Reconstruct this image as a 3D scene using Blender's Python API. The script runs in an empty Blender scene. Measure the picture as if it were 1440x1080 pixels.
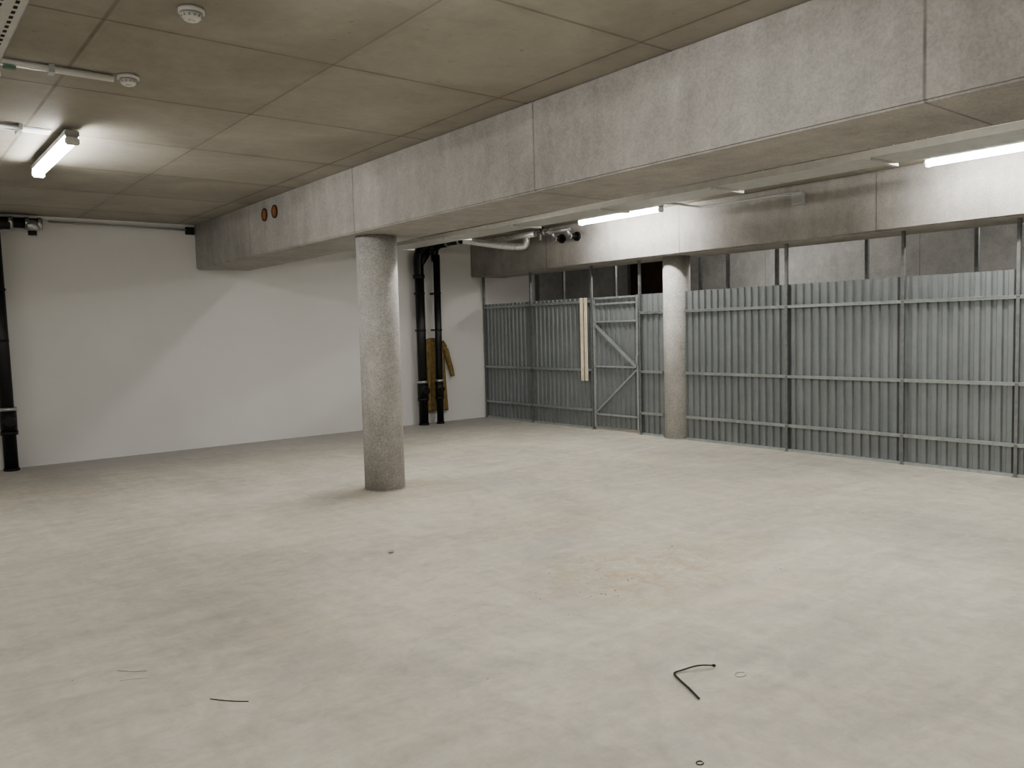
import bpy, bmesh, math, random
from mathutils import Vector, Matrix, noise
random.seed(7)
S=bpy.context.scene
W=11.94; F=8.90; H=3.20; B1=3.79; B1F=4.55; HB=2.57; B2=8.63; B2F=9.38; HB2=2.555
XL,XR,YB=-7.0,12.6,-7.0

# ------------------------------------------------------------ materials
def newmat(name):
    m=bpy.data.materials.new(name); m.use_nodes=True
    nt=m.node_tree; b=nt.nodes['Principled BSDF']; return m,nt,b
def simple(name,col,rough=.6,metal=0,var=.0,scale=8,emit=None,strength=0):
    m,nt,b=newmat(name)
    b.inputs['Base Color'].default_value=(*col,1); b.inputs['Roughness'].default_value=rough
    b.inputs['Metallic'].default_value=metal
    if var>0:
        tc=nt.nodes.new('ShaderNodeTexCoord'); n=nt.nodes.new('ShaderNodeTexNoise'); n.inputs['Scale'].default_value=scale
        n.inputs['Detail'].default_value=6
        nt.links.new(tc.outputs['Object'],n.inputs['Vector'])
        r=nt.nodes.new('ShaderNodeValToRGB'); r.color_ramp.elements[0].position=.3; r.color_ramp.elements[1].position=.7
        r.color_ramp.elements[0].color=(*[c*(1-var) for c in col],1)
        r.color_ramp.elements[1].color=(*[min(1,c*(1+var)) for c in col],1)
        nt.links.new(n.outputs['Fac'],r.inputs['Fac']); nt.links.new(r.outputs['Color'],b.inputs['Base Color'])
    if emit:
        b.inputs['Emission Color'].default_value=(*emit,1); b.inputs['Emission Strength'].default_value=strength
    return m
class NT:
    def __init__(s,nt): s.nt=nt; s.tc=nt.nodes.new('ShaderNodeTexCoord')
    def link(s,a,b): s.nt.links.new(a,b)
    def mapping(s,scale=(1,1,1),rot=(0,0,0),loc=(0,0,0)):
        m=s.nt.nodes.new('ShaderNodeMapping'); m.inputs['Scale'].default_value=scale; m.inputs['Rotation'].default_value=rot
        m.inputs['Location'].default_value=loc
        s.link(s.tc.outputs['Object'],m.inputs['Vector']); return m.outputs['Vector']
    def noise(s,vec,scale,detail=8,rough=.6,dist=0):
        n=s.nt.nodes.new('ShaderNodeTexNoise'); n.inputs['Scale'].default_value=scale
        n.inputs['Detail'].default_value=detail; n.inputs['Roughness'].default_value=rough
        n.inputs['Distortion'].default_value=dist
        s.link(vec,n.inputs['Vector']); return n.outputs['Fac']
    def ramp(s,fac,stops):
        r=s.nt.nodes.new('ShaderNodeValToRGB'); e=r.color_ramp.elements
        while len(e)<len(stops): e.new(.5)
        for i,(p,c) in enumerate(stops):
            e[i].position=p; e[i].color=(*c,1) if len(c)==3 else c
        s.link(fac,r.inputs['Fac']); return r.outputs['Color']
    def rng(s,v,a,b,c=0,d=1):
        m=s.nt.nodes.new('ShaderNodeMapRange'); m.inputs[1].default_value=a; m.inputs[2].default_value=b
        m.inputs[3].default_value=c; m.inputs[4].default_value=d; s.link(v,m.inputs[0]); return m.outputs[0]
    def math(s,op,a,b=None,c=None):
        m=s.nt.nodes.new('ShaderNodeMath'); m.operation=op
        for i,v in enumerate((a,b,c)):
            if v is None: continue
            if isinstance(v,(int,float)): m.inputs[i].default_value=v
            else: s.link(v,m.inputs[i])
        return m.outputs[0]
    def mix(s,fac,a,b,mode='MIX'):
        m=s.nt.nodes.new('ShaderNodeMix'); m.data_type='RGBA'; m.blend_type=mode
        for i,v in ((0,fac),(6,a),(7,b)):
            if isinstance(v,(int,float)): m.inputs[i].default_value=v
            elif isinstance(v,tuple): m.inputs[i].default_value=(*v,1)
            else: s.link(v,m.inputs[i])
        return m.outputs[2]
    def xyz(s):
        x=s.nt.nodes.new('ShaderNodeSeparateXYZ'); s.link(s.tc.outputs['Object'],x.inputs[0]); return x.outputs
    def joint(s,coord,off,period,w=.006):
        d=s.math('PINGPONG',s.math('ADD',coord,-off+period*20),period/2)
        return s.rng(d,w*.4,w,1,0)
    def bump(s,h,b,strength=.2,dist=.01):
        n=s.nt.nodes.new('ShaderNodeBump'); n.inputs['Strength'].default_value=strength; n.inputs['Distance'].default_value=dist
        s.link(h,n.inputs['Height']); s.link(n.outputs['Normal'],b.inputs['Normal'])

G3=lambda a:(a,a,a)
def concrete(name,dark,mid,light,joints=(),rough=.75,jcol=.55,scale=.9,fine=.3,speck=.2,jw=.011,streak=.3):
    m,nt,b=newmat(name); g=NT(nt); v=g.mapping()
    a=g.noise(v,scale,10,.62,.4)
    col=g.ramp(a,[(.32,dark),(.5,mid),(.68,light)])
    f=g.noise(v,9,8,.7); col=g.mix(fine,col,g.ramp(f,[(.3,G3(.30)),(.7,G3(.70))]),'OVERLAY')
    vs=g.mapping((2.2,2.2,.35)); st=g.noise(vs,2.5,6,.6)
    col=g.mix(streak,col,g.ramp(st,[(.3,G3(.33)),(.7,G3(.66))]),'OVERLAY')
    p=g.noise(v,60,3,.6)
    col=g.mix(speck,col,g.ramp(p,[(.35,G3(.25)),(.65,G3(.75))]),'OVERLAY')
    mk=g.rng(p,.68,.73,0,.5); col=g.mix(mk,col,tuple(c*.45 for c in dark))
    bl=g.noise(v,1.7,10,.75,.6); col=g.mix(g.rng(bl,.60,.70,0,.35),col,tuple(min(1,c*1.25) for c in light))
    xs=g.xyz()
    for ax,off,per in joints:
        j=g.joint(xs[ax],off,per,jw)
        jn=g.math('MULTIPLY',j,g.rng(g.noise(v,3,3),.3,.6,.35,.9))
        col=g.mix(jn,col,tuple(c*jcol for c in dark))
    g.link(col,b.inputs['Base Color']); b.inputs['Roughness'].default_value=rough
    g.bump(f,b,.12,.01)
    return m
def panel_concrete(name):
    m,nt,b=newmat(name); g=NT(nt); v=g.mapping(); xs=g.xyz()
    px,py=1.25,1.317
    ix=g.math('FLOOR',g.math('DIVIDE',g.math('ADD',xs[0],-1.04+px*20),px))
    iy=g.math('FLOOR',g.math('DIVIDE',g.math('ADD',xs[1],-3.19+py*20),py))
    wn=nt.nodes.new('ShaderNodeTexWhiteNoise'); wn.noise_dimensions='2D'
    cmb=nt.nodes.new('ShaderNodeCombineXYZ'); g.link(ix,cmb.inputs[0]); g.link(iy,cmb.inputs[1]); g.link(cmb.outputs[0],wn.inputs['Vector'])
    a=g.noise(v,1.2,8,.58,.5)
    aa=g.math('ADD',g.math('MULTIPLY',a,.8),g.math('MULTIPLY',wn.outputs['Value'],.18))
    col=g.ramp(aa,[(.32,(.305,.285,.243)),(.5,(.37,.35,.303)),(.68,(.43,.41,.362))])
    f=g.noise(v,12,8,.7); col=g.mix(.16,col,g.ramp(f,[(.3,G3(.32)),(.7,G3(.68))]),'OVERLAY')
    for ax,off,per,w0,s0 in ((0,1.04,2.5,.015,.9),(0,2.29,2.5,.011,.6),(1,3.19,py,.014,.9)):
        j=g.joint(xs[ax],off,per,w0)
        jn=g.math('MULTIPLY',j,g.rng(g.noise(v,2.5,4),.3,.6,.35*s0,.85*s0))
        col=g.mix(jn,col,(.13,.115,.09))
        j2=g.joint(xs[ax],off,per,.08)
        col=g.mix(g.math('MULTIPLY',j2,g.rng(g.noise(v,4,6),.42,.65,0,.35*s0)),col,(.24,.215,.17))
    sp=g.noise(v,22,3,.5); col=g.mix(g.rng(sp,.70,.74,0,.4),col,(.15,.14,.11))
    g.link(col,b.inputs['Base Color']); b.inputs['Roughness'].default_value=.7
    g.bump(f,b,.08,.01); return m
def floor_mat():
    m,nt,b=newmat('floor_concrete_dusty'); g=NT(nt); v=g.mapping(); xs=g.xyz()
    a=g.noise(v,.5,10,.62,1.0)
    col=g.ramp(a,[(.32,(.445,.425,.38)),(.46,(.51,.487,.43)),(.56,(.55,.523,.455)),(.7,(.61,.58,.505))])
    n2=g.noise(v,2.2,12,.72,1.5)
    col=g.mix(.55,col,g.ramp(n2,[(.32,(.41,.412,.42)),(.5,(.5,.5,.5)),(.66,(.60,.595,.58))]),'OVERLAY')
    n3=g.noise(v,9,10,.75,.8)
    col=g.mix(.4,col,g.ramp(n3,[(.32,G3(.37)),(.66,G3(.63))]),'OVERLAY')
    s=g.noise(g.mapping((.5,5,1),(0,0,.5)),1.3,8,.65,.8)
    col=g.mix(.35,col,g.ramp(s,[(.35,G3(.42)),(.65,(.59,.59,.58))]),'OVERLAY')
    s2=g.noise(g.mapping((6,.6,1),(0,0,.3)),1.1,8,.65,.8)
    col=g.mix(.28,col,g.ramp(s2,[(.35,G3(.42)),(.65,(.58,.58,.58))]),'OVERLAY')
    w=g.noise(v,.8,12,.78,.5)
    col=g.mix(g.rng(w,.55,.68,0,.55),col,(.61,.54,.42))
    w3=g.noise(g.mapping((1,1,1),(0,0,2.1)),1.1,12,.72,1.2)
    col=g.mix(g.rng(w3,.56,.70,0,.5),col,(.42,.42,.42))
    for cx,cy,k,amt in ((3.75,3.55,1.4,.85),(4.6,3.6,2.5,.6),(4.3,7.0,1.6,.7),(4.4,5.0,2.5,.5)):
        dx=g.math('ADD',xs[0],-cx); dy=g.math('ADD',xs[1],-cy)
        r2_=g.math('ADD',g.math('MULTIPLY',dx,dx),g.math('MULTIPLY',dy,g.math('MULTIPLY',dy,k)))
        area=g.rng(r2_,.02,.7,1,0)
        cr=g.noise(v,6,12,.85,.6)
        col=g.mix(g.math('MULTIPLY',area,g.rng(cr,.45,.58,0,amt)),col,(.46,.375,.25))
    # curved wheel scuffs: thin broken arcs
    for cx,cy,R,wd,am in ((1.0,8.2,4.1,.05,.5),(1.0,8.2,4.35,.03,.4),(6.5,-1.0,5.3,.04,.45),(6.5,-1.0,5.05,.03,.35),(-2.0,1.0,5.6,.04,.4)):
        dx=g.math('ADD',xs[0],-cx); dy=g.math('ADD',xs[1],-cy)
        d=g.math('SQRT',g.math('ADD',g.math('MULTIPLY',dx,dx),g.math('MULTIPLY',dy,dy)))
        d=g.math('ADD',d,g.math('MULTIPLY',g.noise(v,.7,2),.25))
        e=g.math('ABSOLUTE',g.math('ADD',d,-R))
        ms=g.math('MULTIPLY',g.rng(e,0,wd,am,0),g.rng(g.noise(v,1.3,8,.8),.45,.62,0,1))
        col=g.mix(ms,col,(.37,.345,.30))
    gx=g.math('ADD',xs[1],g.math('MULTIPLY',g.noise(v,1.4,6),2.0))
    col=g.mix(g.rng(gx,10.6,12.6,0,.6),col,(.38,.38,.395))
    p=g.noise(v,40,4,.6); col=g.mix(g.rng(p,.69,.75,0,.5),col,(.28,.26,.23))
    g.link(col,b.inputs['Base Color']); b.inputs['Roughness'].default_value=.72
    b.inputs['Specular IOR Level'].default_value=.3
    g.bump(n2,b,.1,.01); return m

M={}
M['ceil']=panel_concrete('ceiling_formwork_concrete')
M['floor']=floor_mat()
M['beam']=concrete('beam_concrete',(.295,.283,.268),(.36,.348,.33),(.425,.412,.393),joints=((1,1.73,2.71),),fine=.22)
M['column']=concrete('column_concrete',(.39,.38,.362),(.44,.43,.412),(.49,.48,.46),scale=2.2,fine=.25,speck=.4,streak=.2)
M['grey']=concrete('storage_wall_concrete',(.24,.235,.23),(.33,.325,.315),(.42,.415,.40),joints=((1,.4,2.7),),scale=.6,jw=.008,streak=.12)
m,nt,b=newmat('painted_white_wall'); g=NT(nt); v=g.mapping()
c=g.ramp(g.noise(v,.6,6,.6),[(.3,(.69,.685,.675)),(.7,(.74,.735,.725))]); g.link(c,b.inputs['Base Color']); b.inputs['Roughness'].default_value=.85
g.bump(g.noise(v,60,3),b,.06,.005); M['white']=m
m,nt,b=newmat('galvanised_sheet'); g=NT(nt); v=g.mapping()
c=g.ramp(g.noise(v,3,8,.7),[(.3,(.225,.245,.25)),(.7,(.285,.305,.31))]); g.link(c,b.inputs['Base Color'])
b.inputs['Roughness'].default_value=.42; b.inputs['Metallic'].default_value=.45; M['sheet']=m
M['galv']=simple('galvanised_profile',(.44,.47,.475),.38,.6,.12,20)
M['post']=simple('galvanised_post',(.23,.24,.24),.45,.6,.15,20)
M['black']=simple('black_cast_iron',(.012,.012,.013),.4,0,.2,20)
M['steel']=simple('steel_clamp',(.55,.55,.56),.3,.9)
M['foil']=simple('aluminium_foil_insulation',(.85,.85,.86),.3,.6,.15,40)
M['wplast']=simple('white_plastic',(.72,.72,.70),.4)
M['gplast']=simple('grey_plastic',(.42,.43,.43),.5)
M['green']=simple('dull_green_plastic',(.10,.22,.14),.5)
M['redc']=simple('rusty_hole_sleeve',(.24,.10,.035),.8,0,.3,30)
M['dark']=simple('dark_void',(.03,.028,.025),.9)
M['coat']=simple('olive_brown_cloth',(.27,.20,.085),.95,0,.28,14)
M['wood']=simple('pine_wood',(.70,.63,.49),.6,0,.12,9)
M['trayw']=simple('galvanised_tray',(.62,.62,.60),.45,.4,.06,10)
M['lamp']=simple('lamp_diffuser',(.9,.9,.9),.4,emit=(1.0,.972,.925),strength=62)
M['brownd']=simple('brown_door',(.05,.03,.02),.6,0,.3,5)

# ------------------------------------------------------------ mesh builder
class MB:
    def __init__(s,name,mats):
        s.name=name; s.bm=bmesh.new(); s.mats=mats
    def _mi(s,geom,mi,smooth=False):
        for f in geom:
            f.material_index=mi; f.smooth=smooth
    def box(s,a,b,mi=0,bev=0):
        a=Vector(a);b=Vector(b)
        r=bmesh.ops.create_cube(s.bm,size=1)
        vs=r['verts']
        for v in vs: v.co=Vector(((a[i]+b[i])/2+v.co[i]*abs(b[i]-a[i]) for i in range(3)))
        fs=set(f for v in vs for f in v.link_faces); s._mi(fs,mi)
        if bev:
            es=list(set(e for v in vs for e in v.link_edges))
            r=bmesh.ops.bevel(s.bm,geom=es,offset=bev,segments=2,affect='EDGES')
            s._mi(r['faces'],mi)
        return vs
    def cyl(s,p,q,r,mi=0,seg=24,r2=None,caps=True):
        p=Vector(p);q=Vector(q);d=q-p;L=d.length
        rr=bmesh.ops.create_cone(s.bm,cap_ends=caps,segments=seg,radius1=r,radius2=r if r2 is None else r2,depth=L)
        mat=Matrix.Translation((p+q)/2)@d.to_track_quat('Z','Y').to_matrix().to_4x4()
        bmesh.ops.transform(s.bm,matrix=mat,verts=rr['verts'])
        for f in set(f for v in rr['verts'] for f in v.link_faces):
            f.material_index=mi; f.smooth=len(f.verts)==4
    def sph(s,c,r,mi=0,sc=(1,1,1),seg=20):
        rr=bmesh.ops.create_uvsphere(s.bm,u_segments=seg,v_segments=seg//2,radius=r)
        for v in rr['verts']: v.co=Vector((c[0]+v.co.x*sc[0],c[1]+v.co.y*sc[1],c[2]+v.co.z*sc[2]))
        s._mi(set(f for v in rr['verts'] for f in v.link_faces),mi,True)
    def tube(s,pts,r,mi=0,seg=12):
        pts=[Vector(p) for p in pts]; rings=[]
        up=Vector((0,0,1))
        for i,p in enumerate(pts):
            t=(pts[min(i+1,len(pts)-1)]-pts[max(i-1,0)]).normalized()
            x=t.cross(up if abs(t.z)<.9 else Vector((0,1,0))).normalized(); y=t.cross(x)
            ri=r[i] if isinstance(r,(list,tuple)) else r
            rings.append([s.bm.verts.new(p+ri*(x*math.cos(2*math.pi*k/seg)+y*math.sin(2*math.pi*k/seg))) for k in range(seg)])
        for A,B in zip(rings,rings[1:]):
            for k in range(seg):
                f=s.bm.faces.new((A[k],A[(k+1)%seg],B[(k+1)%seg],B[k])); f.material_index=mi; f.smooth=True
        for R in (rings[0],rings[-1]):
            f=s.bm.faces.new(R); f.material_index=mi
    def bar(s,p,q,w,t,mi=0):
        p=Vector(p);q=Vector(q);d=(q-p).normalized(); n=Vector((1,0,0)); u=d.cross(n)
        vs=[]
        for e in (p,q):
            for a,b_ in ((-1,-1),(1,-1),(1,1),(-1,1)):
                vs.append(s.bm.verts.new(e+u*a*w/2+n*b_*t/2))
        for idx in ((0,1,2,3),(7,6,5,4),(0,4,5,1),(1,5,6,2),(2,6,7,3),(3,7,4,0)):
            f=s.bm.faces.new([vs[i] for i in idx]); f.material_index=mi
    def done(s,parent=None):
        bmesh.ops.recalc_face_normals(s.bm,faces=s.bm.faces[:])
        me=bpy.data.meshes.new(s.name); s.bm.to_mesh(me); s.bm.free()
        for k in s.mats: me.materials.append(M[k])
        o=bpy.data.objects.new(s.name,me); S.collection.objects.link(o)
        if parent: o.parent=parent
        return o
def empty(name):
    o=bpy.data.objects.new(name,None); S.collection.objects.link(o); return o
def bez(pts,n=12):
    P=[Vector(p) for p in pts]; P=[P[0]]+P+[P[-1]]; out=[]
    for i in range(1,len(P)-2):
        for k in range(n):
            t=k/n
            out.append(.5*((2*P[i])+(-P[i-1]+P[i+1])*t+(2*P[i-1]-5*P[i]+4*P[i+1]-P[i+2])*t*t+(-P[i-1]+3*P[i]-3*P[i+1]+P[i+2])*t**3))
    out.append(P[-2]); return out

# ------------------------------------------------------------ shell
def slab(name,a,b,mat):
    m=MB(name,[mat]); m.box(a,b); return m.done()
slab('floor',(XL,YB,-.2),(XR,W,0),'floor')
slab('ceiling',(XL,YB,H),(XR,W,H+.25),'ceil')
slab('wall_back',(XL,W,-.2),(XR+.2,W+.2,H+.25),'white')
slab('wall_left',(XL-.2,YB,-.2),(XL,W,H+.25),'grey')
slab('wall_front',(XL-.2,YB-.2,-.2),(XR+.2,YB,H+.25),'grey')
slab('wall_right',(XR,YB,-.2),(XR+.2,W,H+.25),'grey')
slab('wall_storage',(10.15,W-.12,0),(XR,W,H),'grey')
def beam(x0,x1,z):
    m=MB('concrete_beam',['beam']); m.box((x0,YB,z),(x1,W,H),bev=.012); return m.done()
beam(B1,B1F,HB); beam(B2,B2F,HB2)
m=MB('pipe_sleeve_holes',['redc','dark'])
for y in (9.34,9.04):
    m.cyl((B1-.012,y,3.02),(B1-.001,y,3.02),.075,0,28)
    m.cyl((B1-.014,y,3.02),(B1-.012,y,3.02),.05,0,28)
    m.tube([(B1-.012,y+.07*math.cos(a),3.02+.07*math.sin(a)) for a in [i*math.pi/12 for i in range(25)]],.007,1,6)
m.done()
def column(x,y,r,top):
    m=MB('concrete_column',['column'])
    m.cyl((x,y,0),(x,y,top),r,0,64)
    m.cyl((x,y,0),(x,y,.008),r+.012,0,64)
    return m.done()
column(4.11,7.30,.205,HB); column(8.96,7.48,.19,HB2)

# ------------------------------------------------------------ lamps
HC=H-.002
def lamp(x,y,L=1.52):
    m=MB('fluorescent_lamp',['gplast','lamp','wplast'])
    z=H-.055
    y0,y1=y-L/2,y+L/2
    m.box((x-.05,y0,z-.03),(x+.05,y1,z+.02),0,.008)
    for yy in (y0+.2,y1-.2): m.box((x-.02,yy-.02,z+.015),(x+.02,yy+.02,HC),0)
    N=10; rings=[]
    for yy in (y0+.03,y1-.03):
        rings.append([m.bm.verts.new((x+.047*math.cos(math.pi*k/N),yy,z-.03-.055*math.sin(math.pi*k/N))) for k in range(N+1)])
    for k in range(N):
        f=m.bm.faces.new((rings[0][k],rings[0][k+1],rings[1][k+1],rings[1][k])); f.material_index=1; f.smooth=True
    for R in rings:
        f=m.bm.faces.new(R); f.material_index=1
    for yy in (y0,y1-.03):
        m.box((x-.05,yy,z-.09),(x+.05,yy+.03,z-.028),2,.01)
    return m.done()
for x,ys in ((1.31,(7.58,2.74,-2.1)),(5.08,(7.7,2.9,-1.9)),(8.12,(7.77,2.93,-1.9)),(10.8,(7.8,2.9)),(-3.6,(7.58,2.74,-2.1))):
    for y in ys: lamp(x,y)

# ------------------------------------------------------------ fence
fx=F
fence=empty('corrugated_metal_fence')
def sheet(name,y0,y1,z0,z1,x,parent,pitch=.105,d=.024):
    m=MB(name,['sheet']); pts=[]; y=y0
    while y<y1-1e-4:
        for a,dx in ((0,0),(.42,0),(.54,d),(.88,d)):
            yy=y+a*pitch
            if yy<y1: pts.append((x+dx,yy))
        y+=pitch
    pts.append((x,y1))
    lo=[m.bm.verts.new((px,py,z0)) for px,py in pts]; hi=[m.bm.verts.new((px,py,z1)) for px,py in pts]
    for i in range(len(pts)-1): m.bm.faces.new((lo[i],lo[i+1],hi[i+1],hi[i]))
    o=m.done(parent); s=o.modifiers.new('th','SOLIDIFY'); s.thickness=.0015; return o
TOP=2.06
sheet('sheet_right',-6.9,7.28,.03,TOP,fx,fence)
sheet('sheet_mid',7.68,8.13,.03,TOP,fx,fence)
sheet('sheet_left',9.10,W-.03,.03,TOP,fx,fence)
m=MB('rails',['galv'])
for a,b_ in ((-6.9,7.27),(7.67,8.12),(9.10,W-.02)):
    for z in ((1.79,.93,.32) if b_<9 else (2.0,.93,.30)):
        m.box((fx-.036,a,z-.018),(fx-.003,b_,z+.018)); m.box((fx-.05,a,z+.012),(fx-.036,b_,z+.018))
    m.box((fx-.03,a,.0),(fx+.03,b_,.03))
m.done(fence)
m=MB('posts',['post'])
for y in (11.89,10.57,9.10,8.10,5.69,4.26,3.13,1.7,.3,-1.1,-2.5,-3.9,-5.3):
    m.box((fx-.040,y-.016,0),(fx-.005,y+.016,HB2-.003))
    m.box((fx-.050,y-.03,0),(fx+.01,y+.03,.006))
m.done(fence)
gate=empty('corrugated_gate')
sheet('gate_sheet',8.14,9.06,.05,TOP-.03,fx+.002,gate,pitch=.105)
m=MB('gate_frame',['galv'])
x=fx-.022
for y in (8.15,9.05): m.bar((x,y,.05),(x,y,TOP),.035,.03)
for z in (TOP-.02,1.95,1.68,.99,.25): m.bar((x,8.15,z),(x,9.05,z),.026,.03)
m.bar((x-.018,9.03,1.64),(x-.018,8.17,1.0),.05,.01)
m.bar((x-.018,8.17,.95),(x-.018,9.03,.27),.025,.01)
m.box((x-.03,8.13,1.05),(x-.015,8.17,1.17)); m.cyl((x-.05,8.2,1.08),(x-.02,8.2,1.08),.012)
m.done(gate)
m=MB('wooden_battens',['wood'])
for y in (9.20,9.29):
    m.box((fx-.075,y-.028,.76),(fx-.052,y+.028,2.06),0,.003)
m.done()
m=MB('storage_frame_posts',['post'])
for y in (10.55,9.3,8.05,7.58,7.1,6.31,5.06,3.81,2.55,1.3):
    m.box((9.60,y-.02,0),(9.64,y+.02,HC))
m.done()
m=MB('door_1',['brownd','galv'])
m.box((XR-.05,10.75,0),(XR-.002,11.7,3.05)); m.box((XR-.07,10.70,0),(XR-.002,10.75,3.1),1)
m.done()

# ------------------------------------------------------------ drain pipes
WC=W-.003
def drain(x,y,r,ztop,zc,tilt=0,extra=None):
    m=MB('cast_iron_drain_pipe',['black','steel'])
    m.cyl((x,y,0),(x-tilt,y,ztop),r,0,28)
    m.cyl((x,y,0),(x,y,.03),r+.012,0,28)
    m.cyl((x,y,zc-.13),(x,y,zc+.13),r+.014,0,28)
    m.sph((x,y-r*.6,zc),r*.95,0)
    m.cyl((x,y-r*1.0,zc),(x,y-r*1.75,zc),r*.75,0,20)
    for z in (zc-.15,zc+.15): m.cyl((x,y,z-.022),(x,y,z+.022),r+.02,1 if z>zc else 0,28)
    xt=x-tilt*.7
    for z in (2.25,1.62):
        m.cyl((xt,y,z-.014),(xt,y,z+.014),r+.008,0,28); m.box((xt-.015,y,z-.014),(xt+.015,WC,z+.014),0)
    if extra: extra(m)
    return m.done()
PY=W-.17
def ex1(m):
    m.tube(bez([(7.42,PY,2.55),(7.42,PY,2.85),(7.50,PY,3.0),(7.60,PY-.02,3.06)],8),.08,0,20)
    m.tube([(7.42,PY,2.72),(7.60,PY,2.96)],.078,0,20)
    m.cyl((7.42,PY,2.5),(7.42,PY,2.56),.1,0)
drain(7.43,PY,.078,2.9,.59,0,ex1)
def ex2(m):
    m.tube(bez([(7.76,PY,2.8),(7.76,PY,2.98),(7.76,PY-.12,3.06),(7.76,PY-.35,3.07)],8),.065,0,20)
    m.tube([(7.62,PY,3.04),(7.76,PY,3.04)],.075,0,20)
    m.tube([(7.76,PY-.3,3.07),(7.76,W-.95,3.07)],.05,0,20)
    for yy in (PY-.38,W-.90): m.cyl((7.76,yy,3.07),(7.76,yy-.04,3.07),.062,1)
drain(7.735,PY-.05,.058,2.9,.60,-.02,ex2)
def ex3(m):
    m.tube(bez([(1.31,PY,2.8),(1.31,PY,2.98),(1.38,PY,3.06),(1.5,PY,3.07)],8),.078,0,20)
    m.tube([(.3,PY,3.08),(1.82,PY,3.08)],.066,0,20)
    for xx in (1.48,1.66,1.80): m.cyl((xx,PY,3.08),(xx+.05,PY,3.08),.078,1)
    m.sph((1.74,PY-.02,3.05),.09,1,(1,1,.9)); m.cyl((1.74,PY-.02,2.93),(1.74,PY-.02,3.0),.05,0)
drain(1.35,PY,.078,2.95,.62,.03,ex3)

# ------------------------------------------------------------ insulated pipe with valves
m=MB('insulated_pipe',['foil','steel','black','gplast'])
m.tube(bez([(7.765,10.93,3.07),(7.85,10.84,3.05),(8.1,10.5,2.97),(8.28,10.22,2.92)],6),.055,0,18)
m.tube(bez([(8.28,10.22,2.92),(8.36,10.1,2.92),(8.38,10.05,2.98),(8.38,10.05,3.09)],6),.055,0,18)
m.tube([(8.33,10.5,3.09),(8.38,9.82,3.09)],.048,0,18)
m.tube([(8.38,9.85,3.09),(8.40,9.05,3.08)],.024,1,14)
for y in (9.80,9.62,9.5): m.cyl((8.38,y,3.09),(8.38,y-.04,3.09),.05,1)
m.cyl((8.38,9.7,2.98),(8.38,9.7,3.17),.02,1); m.cyl((8.38,9.7,3.16),(8.38,9.7,3.18),.05,2)
for y,z in ((9.46,2.99),(9.12,2.99)):
    m.cyl((8.45,y,z),(B2-.003,y,z),.035,2); m.cyl((8.60,y,z),(B2-.003,y,z),.07,2,24); m.cyl((8.44,y,z),(8.47,y,z),.052,1,20)
    m.tube([(8.40,y,3.08),(8.46,y,z)],.025,1,12)
m.done()

# ------------------------------------------------------------ cable trays
def tray(x0,x1,z,y0,y1,perf=False):
    m=MB('cable_tray',['trayw','dark'])
    m.box((x0,y0,z),(x1,y1,z+.003)); 
    for xx in (x0,x1): m.box((xx-.002,y0,z),(xx+.002,y1,z+.055))
    y=y0+.3
    while y<y1:
        m.cyl((x0+.03,y,z),(x0+.03,y,HC),.005,0,8); m.cyl((x1-.03,y,z),(x1-.03,y,HC),.005,0,8)
        m.box((x0-.02,y-.02,z-.025),(x1+.02,y+.02,z-.001)); y+=1.5
    if perf:
        y=y0+.05; n=int((x1-x0)/.06)
        while y<y1-.05:
            for k in range(n):
                xx=x0+.03+k*.06; m.box((xx-.008,y-.018,z-.0015),(xx+.008,y+.018,z-.0005),1)
            y+=.07
    return m.done()
tray(.35,.66,3.085,3.5,W-.3,True)
tray(6.30,6.72,2.88,-6,W-.5); tray(7.05,7.32,3.02,-6,W-.5)
m=MB('conduit_bundle',['gplast','wplast'])
for xx in (7.48,7.56): m.tube([(xx,-6,3.175),(xx,W-.6,3.175)],.016,1,8)
m.done()
m=MB('service_pipe',['gplast'])
m.tube([(5.7,-6,3.0),(5.7,W-.1,3.0)],.05,0,12)
m.done()
m=MB('detector_conduit',['wplast','gplast','green'])
m.tube([(-3,5.42,H-.025),(1.28,5.40,H-.025)],.02,0,10)
for xx in (-2,-1,0,.5,.95): m.box((xx-.015,5.38,H-.05),(xx+.015,5.45,HC),1)
m.box((.71,5.38,H-.06),(.77,5.42,H-.045),2)
m.done()
m=MB('lamp_conduit',['gplast'])
m.tube([(-3,7.05,H-.025),(1.20,6.98,H-.025)],.014,0,10)
m.tube([(-3,7.13,H-.025),(1.20,7.06,H-.025)],.012,0,10)
for xx in (-1,0,.6,1.0): m.box((xx-.012,6.95,H-.045),(xx+.012,7.17,HC),0)
m.done()
m=MB('conduit_run',['gplast','dark'])
m.tube([(1.95,W-.03,3.13),(3.72,W-.03,3.12)],.013,0,8)
m.box((3.66,W-.06,3.06),(3.77,WC,3.16),1)
m.done()
m=MB('junction_box_with_conduit',['gplast'])
m.tube(bez([(8.12,6.98,3.16),(8.3,6.92,3.16),(8.5,6.8,3.13),(8.60,6.6,3.11),(8.605,5.42,3.11)],8),.014,0,8)
m.box((8.55,5.28,2.96),(B2-.003,5.42,3.10),0,.008); m.tube([(8.6,5.42,3.08),(8.6,5.7,3.11)],.012,0,8)
m.done()

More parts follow.
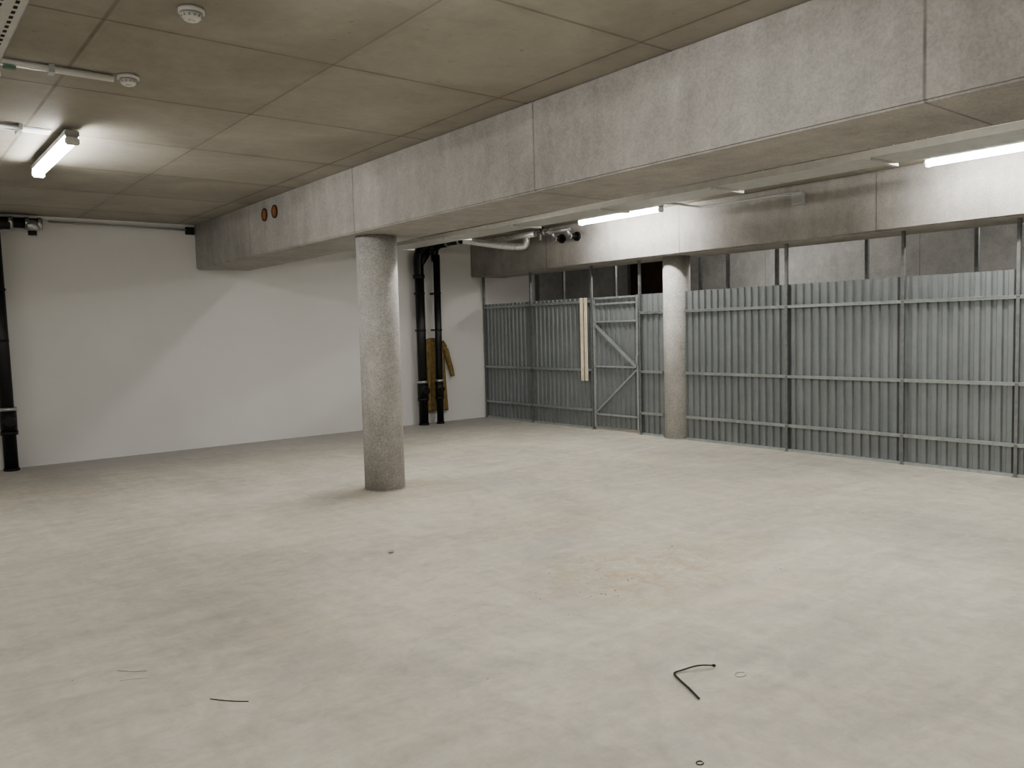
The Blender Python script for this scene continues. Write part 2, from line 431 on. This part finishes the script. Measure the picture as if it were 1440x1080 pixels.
# ------------------------------------------------------------ smoke detectors
def det(x,y):
    m=MB('smoke_detector',['wplast','gplast'])
    m.cyl((x,y,H-.022),(x,y,HC),.062,0,32)
    m.cyl((x,y,H-.03),(x,y,H-.022),.05,1,32)
    m.cyl((x,y,H-.055),(x,y,H-.03),.035,0,32,r2=.054)
    for k in range(12):
        a=k*math.pi/6; m.box((x+.047*math.cos(a)-.004,y+.047*math.sin(a)-.004,H-.045),(x+.047*math.cos(a)+.004,y+.047*math.sin(a)+.004,H-.02),1)
    m.cyl((x,y,H-.062),(x,y,H-.055),.016,0,20)
    return m.done()
det(1.36,5.38); det(1.35,4.13)

# ------------------------------------------------------------ hanging coat
m=MB('hanging_coat',['coat','dark'])
cy=W-.045; zt=1.48; zb=.22
NZ,NX=44,26; cxm=7.78
front=[];back=[]
for i in range(NZ+1):
    t=i/NZ; z=zt-(zt-zb)*t
    if t<.07: hw=.07+.15*(t/.07)**.6
    else: hw=.215+.05*(t-.07)
    row=[];rb=[]
    for j in range(NX+1):
        u=-1+2*j/NX
        fold=.018*math.sin(u*9+1.5*math.sin(t*3))*min(1,t*3)+.012*math.sin(u*17+t*4)*t
        depth=.02+.035*math.sqrt(max(0,1-u*u))
        zz=z+(.02*math.sin(u*5) if i==NZ else 0)
        row.append(m.bm.verts.new((cxm-.03+u*hw,cy-depth*.7-fold*.7,zz))); rb.append(m.bm.verts.new((cxm-.03+u*hw,W-.008,zz)))
    front.append(row);back.append(rb)
for G in (front,back):
    for i in range(NZ):
        for j in range(NX):
            f=m.bm.faces.new((G[i][j],G[i][j+1],G[i+1][j+1],G[i+1][j])); f.smooth=True
for i in range(NZ):
    for j in (0,NX): m.bm.faces.new((front[i][j],front[i+1][j],back[i+1][j],back[i][j]))
for i in (0,NZ):
    for j in range(NX): m.bm.faces.new((front[i][j],front[i][j+1],back[i][j+1],back[i][j]))
m.tube(bez([(cxm+.12,cy-.03,1.40),(cxm+.20,cy-.03,1.28),(cxm+.26,cy-.03,1.08),(cxm+.31,cy-.03,.92),(cxm+.335,cy-.03,.80)],5),[.055-.0008*i for i in range(21)],0,14)
m.tube(bez([(cxm-.17,cy-.03,1.40),(cxm-.215,cy-.03,1.2),(cxm-.22,cy-.03,.95),(cxm-.21,cy-.03,.80)],5),[.05-.0008*i for i in range(16)],0,14)
m.tube(bez([(cxm-.12,cy-.03,1.47),(cxm-.03,cy-.04,1.44),(cxm+.06,cy-.03,1.47)],5),.02,0,10)
m.done()

# ------------------------------------------------------------ things on the floor
m=MB('cable_tie',['dark'])
p=bez([(3.00,2.31,.012),(2.93,2.345,.02),(2.86,2.38,.008),(2.81,2.385,.006),(2.775,2.33,.006),(2.735,2.24,.006),(2.69,2.15,.005)],8)
vs=[]
for i,q in enumerate(p):
    t=(p[min(i+1,len(p)-1)]-p[max(i-1,0)]); t.z=0; t.normalize(); n_=Vector((-t.y,t.x,0))*.005
    vs.append([m.bm.verts.new(q+n_),m.bm.verts.new(q-n_),m.bm.verts.new(q-n_+Vector((0,0,.003))),m.bm.verts.new(q+n_+Vector((0,0,.003)))])
for A,B in zip(vs,vs[1:]):
    for k in range(4): m.bm.faces.new((A[k],A[(k+1)%4],B[(k+1)%4],B[k]))
m.box((2.995,2.305,.008),(3.008,2.318,.016))
m.done()
def wire(pts,r=.002,mat='gplast',nm='wire_scrap'):
    m=MB(nm,[mat]); m.tube(bez(pts,6),r,0,6); return m.done()
def ring(x,y,rx,ry,r,mat): wire([(x+rx*math.cos(a),y+ry*math.sin(a),r) for a in [i*math.pi/5 for i in range(10)]],r,mat)
ring(3.03,2.185,.03,.022,.002,'gplast'); ring(2.29,1.83,.014,.012,.002,'dark')
wire([(.86,4.2,.003),(.92,4.13,.003),(.97,4.1,.003)],.0015,'gplast'); wire([(.84,4.06,.003),(.9,4.04,.003),(.95,4.0,.003)],.001,'gplast')
wire([(1.1,3.58,.003),(1.16,3.50,.003),(1.22,3.44,.003)],.0018,'dark')
m=MB('floor_debris',['grey','redc','dark'])
for i in range(110):
    if i<60: x=random.gauss(3.8,.45); y=random.gauss(3.6,.35)
    else: x=random.uniform(0,8); y=random.uniform(1.8,10.5)
    r=random.uniform(.002,.005)
    m.sph((x,y,r*.35),r,random.choice((0,0,1,2)),(random.uniform(.8,1.6),1,.45),6)
m.sph((2.9,5.1,.01),.02,0,(1.3,.8,.5),8)
m.done()

# ------------------------------------------------------------ camera
f,yaw,pitch,roll=1139.16,.6729,.0675,-.0259
fw=Vector((math.sin(yaw)*math.cos(pitch),math.cos(yaw)*math.cos(pitch),-math.sin(pitch)))
r=Vector((math.cos(yaw),-math.sin(yaw),0)); u=r.cross(fw)
c,s=math.cos(roll),math.sin(roll); r2=r*c+u*s; u2=-r*s+u*c
cd=bpy.data.cameras.new('camera'); cam=bpy.data.objects.new('camera',cd); S.collection.objects.link(cam)
cam.matrix_world=Matrix(((r2.x,u2.x,-fw.x,0),(r2.y,u2.y,-fw.y,0),(r2.z,u2.z,-fw.z,1.6),(0,0,0,1)))
cd.sensor_width=36; cd.lens=f/1440*36; cd.clip_start=.05
S.camera=cam
w=bpy.data.worlds.new('world'); S.world=w; w.use_nodes=True
w.node_tree.nodes['Background'].inputs[0].default_value=(.02,.02,.02,1)
S.view_settings.view_transform='AgX'
S.view_settings.look='AgX - Medium High Contrast'
S.view_settings.exposure=.45
